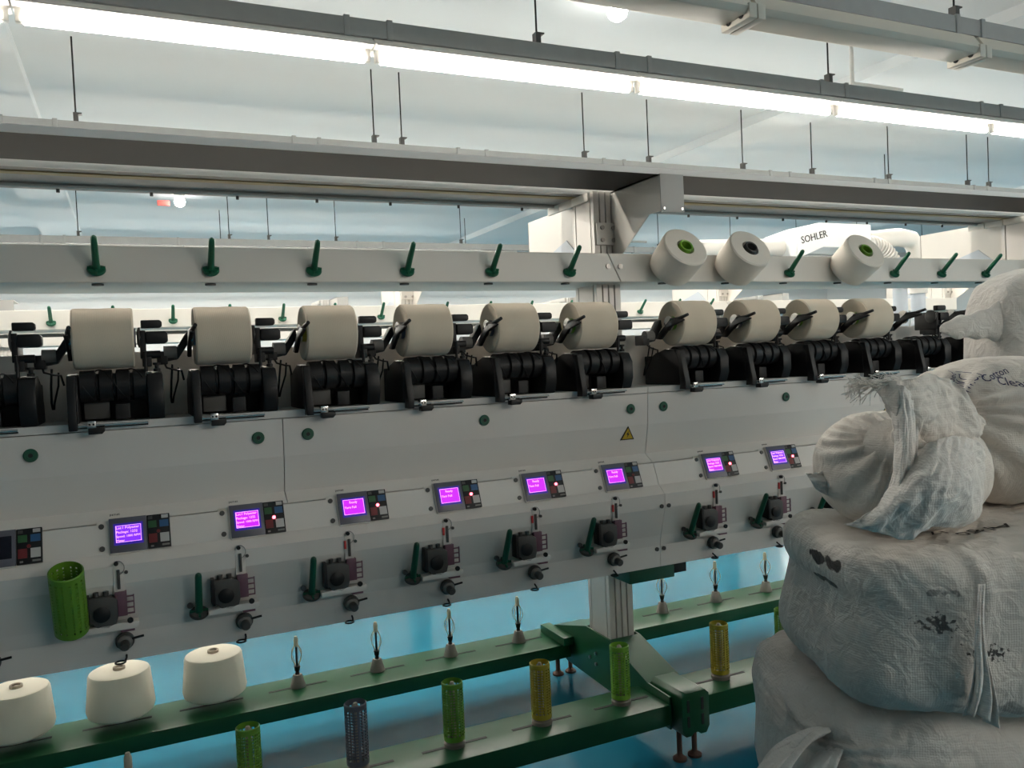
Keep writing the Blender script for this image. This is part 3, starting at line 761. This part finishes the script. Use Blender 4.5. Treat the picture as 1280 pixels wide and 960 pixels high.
# ------------------------------------------------------------------ perforated tubes
def perforated(mname, R, L, op=.17, st=.13):
    n, rows = 16, 17
    mb = MB(); t = .003
    z0, z1 = .018, L-.018
    # end collars
    for a, b in ((0, z0), (z1, L)):
        mb.lathe([(R-t, a), (R, a+.002 if a == 0 else a), (R, b-.003 if b == L else b), (R-t, b)], n*2, None, True)
    # rings
    hgt = (z1-z0)/rows
    for k in range(1, rows):
        z = z0+hgt*k
        mb.lathe([(R-t, z-hgt*op), (R-.0004, z-hgt*op), (R-.0004, z+hgt*op), (R-t, z+hgt*op)], n*2, None, True)
    # staves
    for k in range(n):
        a = 2*PI*k/n; w = 2*PI/n*(st if k % 4 else st+.17)
        v = [((R if q else R-t-.0005)*math.cos(a+s*w), (R if q else R-t-.0005)*math.sin(a+s*w), z) for z in (z0-.001, z1+.001) for q in (0, 1) for s in (-1, 1)]
        mb.add(v, [(0, 1, 5, 4), (2, 6, 7, 3), (0, 4, 6, 2), (1, 3, 7, 5)])
    return mb.mesh('lattice_wall', mname, 0, 30)
def make_tube(m, R=.0355, L=.195, op=.17, st=.13):
    root = thing('perforated_tube', (0, 0, 0), '', 'tube', 'perforated plastic tubes on the front beam')
    obj('lattice_wall', perforated(m, R, L, op, st), root)
    return root
tcol = {1: ('limed', 'leaf green'), 2: ('tubegrey', 'grey'), 3: ('limed', 'green'), 4: ('yellow', 'yellow'), 5: ('lime', 'lime green'), 6: ('yellow', 'yellow'), 7: ('limed', 'green'), 8: ('lime', 'lime green')}
tp = {}
# spindles of the front beam
fs = thing('tube_spindle', (0, 0, 0), '', 'spindle', 'spindles on the front creel beam')
MB().lathe([(.036, 0), (.036, .012), (.030, .016), (.030, .02)], 24).build('cup', 'cupb', fs)
MB().lathe([(.008, .018), (.008, .16), (.011, .17), (.011, .20), (.006, .214), (0, .216)], 14).build('pin', 'tan', fs)
ufs = []
for i in range(0, 10):
    place(fs, ufs, (XI(i)+.012, 2.555, .2225), ('bare spindle on the front green beam, ' if i == 0 else 'spindle inside a perforated tube, ')+where(i))
    if i in tcol:
        m, nm = tcol[i]
        if m not in tp: tp[m] = (make_tube(m), [])
        place(tp[m][0], tp[m][1], (XI(i)+.012, 2.555, .2430), nm+' perforated tube on front beam, '+where(i))
tb = make_tube('limed', .043, .205, .34, .30); tb['label'] = 'lime green perforated tube leaning on a lower cover peg'; tb['group'] = 'perforated tube on the lower cover'
tb.location = (XI(0)-.105, 2.560, .795); tb.rotation_euler = (LT, 0, 0)
tb.location = (XI(0)-.105, 2.5500-.013, .812)

# ------------------------------------------------------------------ rear beam: cones and wire spindles
def make_cone():
    root = thing('yarn_cone', (0, 0, 0), '', 'yarn cone', 'ivory cones standing on the rear beam')
    prof = [(.03, .0), (.10, .002), (.112, .012), (.1165, .03), (.105, .152), (.101, .160), (.093, .164), (.02, .165)]
    MB().lathe(prof, 64, None, True).build('yarn', 'cone_yarn', root, smooth=30)
    MB().lathe([(.014, .10), (.021, .10), (.021, .174), (.018, .176), (.014, .174)], 24, None, True).build('paper_core', 'tan', root)
    MB().cyl((0, 0, .12), (0, 0, .170), .008, n=10).build('core_plug', 'steel', root)
    return root
pcn, ucn = make_cone(), []
for i, lb in ((-1, 'ivory yarn cone on the rear green beam, farthest from the column'), (0, 'ivory yarn cone on the rear green beam, between two other cones'), (1, 'ivory yarn cone on the rear green beam, next to the bare wire spindles')):
    place(pcn, ucn, (XI(i)-.02, 3.335, .262), lb)
def make_wire_spindle():
    root = thing('wire_spindle', (0, 0, 0), '', 'spindle', 'bare wire spindles on the rear beam')
    MB().lathe([(.031, 0), (.031, .004), (.019, .046), (.016, .05), (.012, .05)], 24).build('cone_base', 'cup', root)
    MB().lathe([(.009, .05), (.007, .062), (.010, .066), (.011, .078), (.013, .08), (.013, .084), (.0045, .086), (.0045, .17)], 14).build('stem', 'black', root)
    MB().lathe([(.004, .16), (.009, .165), (.0095, .19), (.006, .203), (0, .206)], 14).build('tip', 'wire', root)
    for k in range(4):
        a = 2*PI*k/4+.6
        pts = []
        for q in range(13):
            u = q/12; r = .006+.021*math.sin(PI*min(1, u*1.02))**1.2
            pts.append((r*math.cos(a), r*math.sin(a), .084+.092*u))
        MB().tube(pts, .0016, 5).build('spring_wire', 'wire', root)
    return root
pw, uw = make_wire_spindle(), []
for i in range(2, 12): place(pw, uw, (XI(i)-.035, 3.335, .2272), 'bare wire spindle on rear beam, '+where(i))

# ------------------------------------------------------------------ travelling cleaner behind the rail
CQ = .885
CO = Vector((4.74, 4.86, 2.25))
cl = thing('overhead_cleaner', CO, 'white overhead travelling cleaner with ducts behind the cones', 'cleaner')
def CL(mb, name, m, parent=cl, bevel=0, smooth=40):
    mb.v = [tuple(Vector((p[0]*CQ, 4.86+(p[1]-5.5)*CQ, 1.5+(p[2]-1.5)*CQ))-CO) for p in mb.v]; return mb.build(name, m, parent, bevel, smooth)
hb = CL(MB().prism([(5.15, 2.25), (5.15, 2.47), (5.42, 2.55), (6.02, 2.55), (6.02, 2.34), (5.45, 2.34), (5.25, 2.27)], 5.30, 5.70, 'Y'), 'blower_box', 'box_white', cl, .008, 0)
o = obj('printed_name', text_mesh('SOHLER', .075, 'ink', .001), hb, (5.20*CQ-CO.x, 4.86-.2*CQ-.003-CO.y, 1.5+.865*CQ-CO.z)); o.rotation_euler = (PI/2, -.22, 0)
CL(MB().cyl((4.2, 5.5, 2.33), (5.16, 5.5, 2.36), .075, n=24), 'suction_pipe', 'duct')
CL(MB().tube([(6.0, 5.5, 2.43), (6.3, 5.5, 2.45), (6.6, 5.5, 2.48), (6.76, 5.5, 2.46), (6.83, 5.5, 2.38), (6.84, 5.5, 2.2), (6.84, 5.5, 1.95)], .085, 20), 'elbow_duct', 'duct')
rings = MB()
for k in range(14):
    a = k/13*1.35; c = (6.12+.34*math.sin(a), 5.42, 2.05+.34*math.cos(a))
    rings.lathe([(.078, -.008), (.086, 0), (.078, .008)], 18, frame(c, (math.cos(a), 0, -math.sin(a))))
CL(rings, 'corrugated_hose', 'duct')
CL(MB().cyl((6.60, 5.5, .35), (6.60, 5.5, 2.0), .065, n=24), 'drop_duct', 'ductblue')
CL(MB().cyl((6.84, 5.5, .35), (6.84, 5.5, 2.0), .065, n=24), 'drop_duct', 'ductblue')
for x in (5.45, 6.2): CL(MB().box(x, x+.06, 5.66, 5.90, 2.28, 2.40), 'rail_carriage', 'lgrey')

# ------------------------------------------------------------------ sacks
STB = [(-.345, -.10, .108, .055, .10, .020, .40, 34, .95), (-.345, -.10, .066, .050, .10, .010, .44, 44, .85),
       (-.22, -.26, .03, .13, .2, .06, .70, 110, .85), (-.15, -.27, -.02, .12, .2, .06, .70, 130, .95),
       (-.12, -.27, -.115, .22, .2, .035, .62, 34, .45), (-.22, -.25, .085, .12, .2, .03, .70, 60, .6), (-.02, -.28, .02, .28, .2, .12, .66, 9, .30)]
M['sackB'] = sack_mat('dirty_woven_sack', (.70, .655, .60), STB)
M['sack'] = sack_mat('woven_sack', (.72, .675, .62))
M['sackC'] = sack_mat('cream_woven_sack', (.74, .685, .62))
M['sackL'] = sack_mat('white_film_sack', (.78, .74, .69))

def spow(c, e): return math.copysign(abs(c)**e, c)
def sack_mesh(name, a, b, c, m, ex=.45, ez=.5, nu=150, nv=90, seed=0., lump=.02, wr=.006, wdir=(1, 1, 1), fun=None):
    v = []; f = []
    sd = Vector((seed*3.1, seed*1.7, seed*5.3))
    for j in range(nv+1):
        ph = -PI/2+PI*j/nv
        for i in range(nu):
            th = 2*PI*i/nu
            cx = spow(math.cos(ph), ez)
            p = Vector((a*cx*spow(math.cos(th), ex), b*cx*spow(math.sin(th), ex), c*spow(math.sin(ph), ez)))
            nrm = Vector((p.x/a/a, p.y/b/b, p.z/c/c)); nrm.normalize()
            d = lump*noise.noise(p*4.5+sd)+lump*.5*noise.noise(p*9+sd)
            q = Vector((p.x*wdir[0], p.y*wdir[1], p.z*wdir[2]))
            q += Vector((noise.noise(p*6+sd), noise.noise(p*6-sd), noise.noise(p*6+sd*2)))*.06
            rg = 1-abs(noise.noise(q*16+sd))*2
            rg2 = 1-abs(noise.noise(q*31-sd))*2
            d += wr*(rg*.7+rg2*.35)
            p = p+nrm*d
            if fun: p = fun(p, nrm)
            v.append(p)
    for j in range(nv):
        for i in range(nu):
            i2 = (i+1) % nu
            f.append((j*nu+i, j*nu+i2, (j+1)*nu+i2, (j+1)*nu+i))
    mb = MB(); mb.add(v, f)
    me = bpy.data.meshes.new(name); me.from_pydata([tuple(p) for p in mb.v], [], mb.f)
    bm = bmesh.new(); bm.from_mesh(me); bmesh.ops.remove_doubles(bm, verts=bm.verts, dist=1e-5)
    bmesh.ops.recalc_face_normals(bm, faces=bm.faces); bm.to_mesh(me); bm.free()
    me.materials.append(M[m]); me.shade_smooth()
    return me
def sheet(name, fn, nu, nv, m, parent, thick=.003):
    """cloth sheet fn(u,v) -> point, given real thickness"""
    v = [Vector(fn(i/nu, j/nv)) for j in range(nv+1) for i in range(nu+1)]
    n1 = nu+1
    f = [(j*n1+i, j*n1+i+1, (j+1)*n1+i+1, (j+1)*n1+i) for j in range(nv) for i in range(nu)]
    me = bpy.data.meshes.new(name); me.from_pydata([tuple(p) for p in v], [], f)
    bm = bmesh.new(); bm.from_mesh(me); bm.normal_update()
    nr = [vv.normal.copy() for vv in bm.verts]; bm.free()
    bpy.data.meshes.remove(me)
    N = len(v); vv = [p+q*thick*.5 for p, q in zip(v, nr)]+[p-q*thick*.5 for p, q in zip(v, nr)]
    ff = f+[tuple(i+N for i in reversed(t)) for t in f]
    rim = [i for i in range(n1)]+[j*n1+nu for j in range(1, nv+1)]+[nv*n1+i for i in range(nu-1, -1, -1)]+[j*n1 for j in range(nv-1, 0, -1)]
    for k in range(len(rim)):
        a_, b_ = rim[k], rim[(k+1) % len(rim)]; ff.append((b_, a_, a_+N, b_+N))
    me = bpy.data.meshes.new(name); me.from_pydata([tuple(p) for p in vv], [], ff)
    me.materials.append(M[m]); me.shade_smooth()
    return obj(name, me, parent)

RZ = -YAW                                    # the stack stands square to the aisle corner
cR, sR = math.cos(RZ), math.sin(RZ)
def ST(x, y, z):                             # stack axes: x across, y away, from below the lens
    return Vector((x*cR-y*sR, x*sR+y*cR, z))
def sack(name, x, y, z, me, label, group='white woven sacks in the stack', rz=0.):
    t = thing(name, ST(x, y, z), label, 'sack', group); t.rotation_euler = (0, 0, RZ+rz)
    obj('body', me, t)
    return t

# cloth surface through a grid of points, with pleats
def catmull(p, t):
    n = len(p)-1; x = t*n; i = min(int(x), n-1); f = x-i
    g = lambda k: p[max(0, min(n, k))]
    a, b, c, d = g(i-1), g(i), g(i+1), g(i+2)
    return .5*((2*b)+(c-a)*f+(2*a-5*b+4*c-d)*f*f+(3*b-a-3*c+d)*f**3)
def cloth(name, grid, m, parent, off, amp=.006, freq=9., seed=0., nu=90, nv=70, thick=.0022, along=1.):
    rows = [[Vector(q)-Vector(off) for q in r] for r in grid]
    def fn(u, v):
        col = [catmull(r, u) for r in rows]
        p = catmull(col, v)
        w = .6*math.sin(u*freq*2+1.7*math.sin(v*3*along+seed)+seed)+.4*math.sin(u*freq*4.3+2.2*math.sin(v*4*along)+seed*2)
        w2 = (1-2*abs(noise.noise(Vector((u*7+seed, v*3, seed)))))*.9+(1-2*abs(noise.noise(Vector((u*15, v*9+seed, seed)))))*.45
        e = .35+.65*v if along > 0 else 1-.65*v
        return p+Vector((.25*amp*w2, -amp*(w*e+w2*.8), .4*amp*noise.noise(Vector((u*9, v*9, seed+4)))))
    return sheet(name, fn, nu, nv, m, parent, thick)
from mathutils.bvhtree import BVHTree
def wrap_text(body, size, m, me, parent, origin, du, dv, cast, lift=.0012, name='printed_text'):
    """flat lettering laid onto the surface of me"""
    t = text_mesh(body, size, m, .0)
    bv = BVHTree.FromPolygons([v.co for v in me.vertices], [p.vertices for p in me.polygons])
    bm = bmesh.new(); bm.from_mesh(t)
    bmesh.ops.subdivide_edges(bm, edges=[e for e in bm.edges if e.calc_length() > size*.25], cuts=2)
    cast = Vector(cast)
    for v in bm.verts:
        p = Vector(origin)+Vector(du)*v.co.x+Vector(dv)*v.co.y
        h = bv.ray_cast(p-cast*.6, cast)
        v.co = (h[0]-cast*lift) if h[0] else p
    bm.to_mesh(t); bm.free()
    return obj(name, t, parent)

# pallets and lowest sacks
plt = thing('pallet', ST(.88, 1.68, 0), 'wooden pallet beneath the dirty sack and the tied sack', 'pallet'); plt.rotation_euler = (0, 0, RZ)
for k in range(6): MB().box(-.38, .38, -.36+k*.125, -.36+k*.125+.09, .10, .12).build('deck_board', 'wood', plt, .002)
for k in (-.38, -.04, .30): MB().box(k, k+.08, -.36, .355, 0, .10).build('bearer', 'wood', plt, .002)
plt2 = copy_tree(plt); plt2.location = ST(1.68, 2.15, 0); plt2['label'] = 'wooden pallet beneath the rear pile of sacks'
sack('sack', .90, 1.70, .295, sack_mesh('body', .38, .31, .175, 'sack', seed=9, lump=.015, nu=90, nv=50), 'lowest white sack under the sack with a knotted ear')

def fA(p, n):
    k = Vector((-.40, -.20, .10)); d = p-k; r = d.length
    if r < .36:
        ang = math.atan2(d.z, d.x+d.y*.3)
        p = p+n*(.008*math.cos(ang*15+2*math.sin(ang*3))*(1-r/.36))
    return p
A = sack('sack', .922, 1.71, .66, sack_mesh('body', .41, .325, .195, 'sack', ex=.55, ez=.45, nu=180, nv=110, seed=2, lump=.016, wr=.006, wdir=(1, 1, .4), fun=fA), 'white sack with a knotted side ear, under the dirty sack')
def ear(u, v):
    a = u*2*PI; r = .012+.030*math.sin(PI*min(1, v*1.05))**.8
    r *= 1+.22*math.cos(3*a+2)+.12*math.cos(7*a)
    c = Vector((-.375-.12*math.sin(v*1.7), -.215-.03*v, .125-.005*v-.13*v*v))
    return c+Vector((r*math.cos(a)*.9, r*math.sin(a)*.6, r*.5*math.cos(a)))
sheet('knotted_ear', ear, 40, 30, 'sackL', A, .002)
sheet('knotted_ear', lambda u, v: ear(u, v)*.9+Vector((-.015+.05*v, -.035, -.004-.05*v)), 36, 24, 'sackL', A, .002)

def fB(p, n):
    # pinched waist on the side, a sewn seam ridge down the front
    g = math.exp(-((p.z-.035)/.04)**2)*max(0., -p.x-.22)
    p = p+Vector((.18*g, .03*g, 0))
    g2 = math.exp(-((p.z+.075)/.045)**2)*max(0., -p.x-.25)
    p = p+Vector((-.10*g2, 0, 0))
    if p.y < -.1:
        sx = -.165+.02*math.sin(p.z*20)
        s_ = math.exp(-((p.x-sx-.0)/.010)**2)*(1 if p.z > -.09 else 0)
        p = p+Vector((0, -.012*s_, 0))
        # sagging waist seam across the front
        p = p+Vector((0, .008*math.exp(-((p.z+.045+.03*p.x)/.012)**2)*(1 if p.x > -.15 else .4), 0))
    if p.z > .09: p.z += .018*max(0, -p.x-.1)/.28+.006*math.sin(p.x*9)
    return p
mB = sack_mesh('body', .358, .268, .147, 'sackB', ex=.5, ez=.30, nu=230, nv=150, seed=5, lump=.013, wr=.0065, wdir=(1.2, 1.2, .35), fun=fB)
B_ = sack('sack', .922, 1.63, .990, mB, 'large dirty white sack with black smudges, under the tied sack')
def tail(u, v):
    w = .012+.034*v**2
    return Vector((-.163-.012*math.sin(v*4.5)-.02*v*v+(u-.5)*w+.004*math.sin(u*22)*v, -.284-.018*math.sin(PI*min(1, v*1.05))-.012*math.cos(u*16+v*3)*v-.004, .105-.225*v+.012*v*math.sin(u*5)))
sheet('seam_tail', tail, 40, 40, 'sackL', B_, .002)
wrap_text('Algo:', .060, 'ink', mB, B_, (.01, -.07, .1), (-1, -.1, 0), (.1, -.8, 0), (0, 0, -1), name='handwriting')
wrap_text('17', .045, 'ink', mB, B_, (-.10, -.06, .1), (-1, -.1, 0), (.1, -.8, 0), (0, 0, -1), name='handwriting')

# tied sack on top
def fC(p, n):
    d = p-Vector((-.07, -.14, .07)); r = d.length
    ang = math.atan2(d.z, d.x)
    return p+n*(.009*math.cos(ang*19+2*math.sin(ang*4))*max(0, 1-r/.20))
OC = (.755, 1.62, 1.252)
C_ = sack('tied_sack', *OC, sack_mesh('body', .158, .155, .112, 'sackC', ex=.95, ez=.85, nu=180, nv=110, seed=11, lump=.010, wr=.003, wdir=(.5, 1, 1.4), fun=fC), 'tied white sack with ruffled neck, on the large dirty sack')
UPPER = [[(0.634, 1.470, 1.424), (0.661, 1.420, 1.433), (0.745, 1.470, 1.439), (0.823, 1.530, 1.414), (0.895, 1.560, 1.339)],
    [(0.649, 1.450, 1.396), (0.654, 1.395, 1.394), (0.726, 1.440, 1.395), (0.811, 1.500, 1.371), (0.868, 1.530, 1.317)],
    [(0.669, 1.460, 1.358), (0.663, 1.405, 1.352), (0.720, 1.430, 1.347), (0.779, 1.470, 1.327), (0.824, 1.500, 1.297)],
    [(0.686, 1.480, 1.313), (0.684, 1.440, 1.310), (0.717, 1.450, 1.304), (0.750, 1.460, 1.298), (0.787, 1.480, 1.286)]]
STRIP = [[(0.658, 1.435, 1.424), (0.662, 1.395, 1.425), (0.696, 1.425, 1.398)],
    [(0.650, 1.410, 1.359), (0.658, 1.380, 1.361), (0.692, 1.410, 1.349)],
    [(0.643, 1.395, 1.299), (0.647, 1.370, 1.298), (0.680, 1.400, 1.281)],
    [(0.625, 1.385, 1.246), (0.630, 1.365, 1.243), (0.660, 1.390, 1.226)],
    [(0.600, 1.385, 1.207), (0.602, 1.365, 1.200), (0.627, 1.385, 1.189)]]
LOWER = [[(0.695, 1.440, 1.301), (0.713, 1.400, 1.327), (0.758, 1.420, 1.331), (0.815, 1.460, 1.319), (0.865, 1.510, 1.294)],
    [(0.640, 1.385, 1.264), (0.664, 1.345, 1.284), (0.712, 1.345, 1.285), (0.771, 1.390, 1.271), (0.835, 1.470, 1.242)],
    [(0.588, 1.375, 1.216), (0.634, 1.340, 1.238), (0.684, 1.335, 1.238), (0.753, 1.380, 1.218), (0.819, 1.460, 1.182)],
    [(0.551, 1.385, 1.195), (0.601, 1.365, 1.182), (0.649, 1.370, 1.169), (0.703, 1.390, 1.183), (0.778, 1.450, 1.165)]]

cloth('ruffled_mouth', UPPER, 'sackC', C_, OC, .010, 7., 1.3, along=-1)
cloth('hanging_strip', STRIP, 'sackL', C_, OC, .005, 8., 2.1, nu=40, nv=90)
cloth('draped_mouth', LOWER, 'sackL', C_, OC, .007, 9., 4.2)
# rope of gathered cloth between mouth and body
gp = []
for k in range(9):
    t = k/8; gp.append((-.045-.01*t, -.195+.10*t, .06-.01*t))
MB().tube(gp, [.012, .018, .02, .022, .026, .032, .04, .048, .055], 20).build('tied_neck', 'sackC', C_)
fr = MB()
for k in range(90):
    e = UPPER[0]; t = random.random()**1.6*.32
    p = catmull([Vector(q)-Vector(OC) for q in e], t)
    q = p+Vector((-.012-.028*random.random(), random.uniform(-.012, .012), random.uniform(-.02, .016)))
    r_ = q+Vector((random.uniform(-.016, .01), random.uniform(-.01, .01), random.uniform(-.02, .006)))
    fr.tube([p, q, r_], .0007, 4)
fo = fr.build('frayed_threads', 'sackL', C_); fo['kind'] = 'stuff'
cloth('side_flap', [[(.60, 1.60, 1.255), (.60, 1.58, 1.232), (.61, 1.60, 1.205)], [(.585, 1.59, 1.253), (.583, 1.575, 1.235), (.595, 1.59, 1.212)], [(.562, 1.59, 1.252), (.566, 1.575, 1.240), (.58, 1.59, 1.222)]], 'sackL', C_, OC, .003, 7, .6, nu=30, nv=20)

# printed sack behind the tied one
def fD(p, n):
    d = p-Vector((-.21, -.13, .06)); r = d.length
    ang = math.atan2(d.z, d.x)
    return p+n*(.010*math.cos(ang*19+1.5*math.sin(ang*5))*max(0, 1-r/.30))
mD = sack_mesh('body', .225, .20, .155, 'sackC', ex=.85, ez=.75, nu=200, nv=120, seed=21, lump=.012, wr=.005, wdir=(.4, 1, 1.3), fun=fD)
D_ = sack('printed_sack', 1.105, 1.82, 1.297, mD, 'white sack with dark blue printed words, beside the tied sack')
for body, sz, x, z, ang in (('Cotton', .020, -.140, .112, .30), ('Cleaned', .023, -.118, .108, -.18), ('(W.C.)', .018, -.172, .092, .8), ('Combed', .016, -.190, .085, .95), ('Bale', .017, -.188, .045, .7)):
    c_, s_ = math.cos(ang), math.sin(ang)
    wrap_text(body, sz, 'inkblue', mD, D_, (x, -.1, z), (c_, 0, s_), (-s_, 0, c_), (0, 1, 0))

# upright sack and the rear pile
def fE(p, n):
    if p.z > 0: p.z += (p.x+.2)*.10*p.z/.25
    return p
E_ = sack('upright_sack', 1.555, 2.25, 1.44, sack_mesh('body', .27, .14, .232, 'sackL', ex=.5, ez=.38, nu=180, nv=110, seed=41, lump=.010, wr=.006, wdir=(1, 1, .45), fun=fE), 'tall upright white sack with a cloth sleeve, highest of the pile')
def sleeve(u, v):
    a = u*2*PI; t = v
    h = (.028+.05*(1-t)**3)*(1-t**10)+.001
    return Vector((-.215-.205*t, -.07-.010*t+.020*math.sin(a)*(1-.3*t)*(1-t**10), .098-.010*t+h*math.cos(a)+.012*(1-t)**3+.003*math.sin(t*25+2*math.cos(a))))
sheet('cloth_sleeve', sleeve, 44, 36, 'sackL', E_, .002)
for z, sd, lb in ((.285, 47, 'lowest white sack of the rear pile, on its pallet'), (.605, 45, 'second sack from the bottom of the rear pile'), (.925, 43, 'third sack from the bottom of the rear pile')):
    sack('sack', 1.675, 2.17, z, sack_mesh('body', .36, .29, .160, 'sack', seed=sd, lump=.012, nu=90, nv=50), lb)
sack('sack', 1.66, 2.20, 1.14, sack_mesh('body', .30, .24, .066, 'sack', seed=49, lump=.008, nu=90, nv=40), 'flat folded sack directly under the tall upright sack')
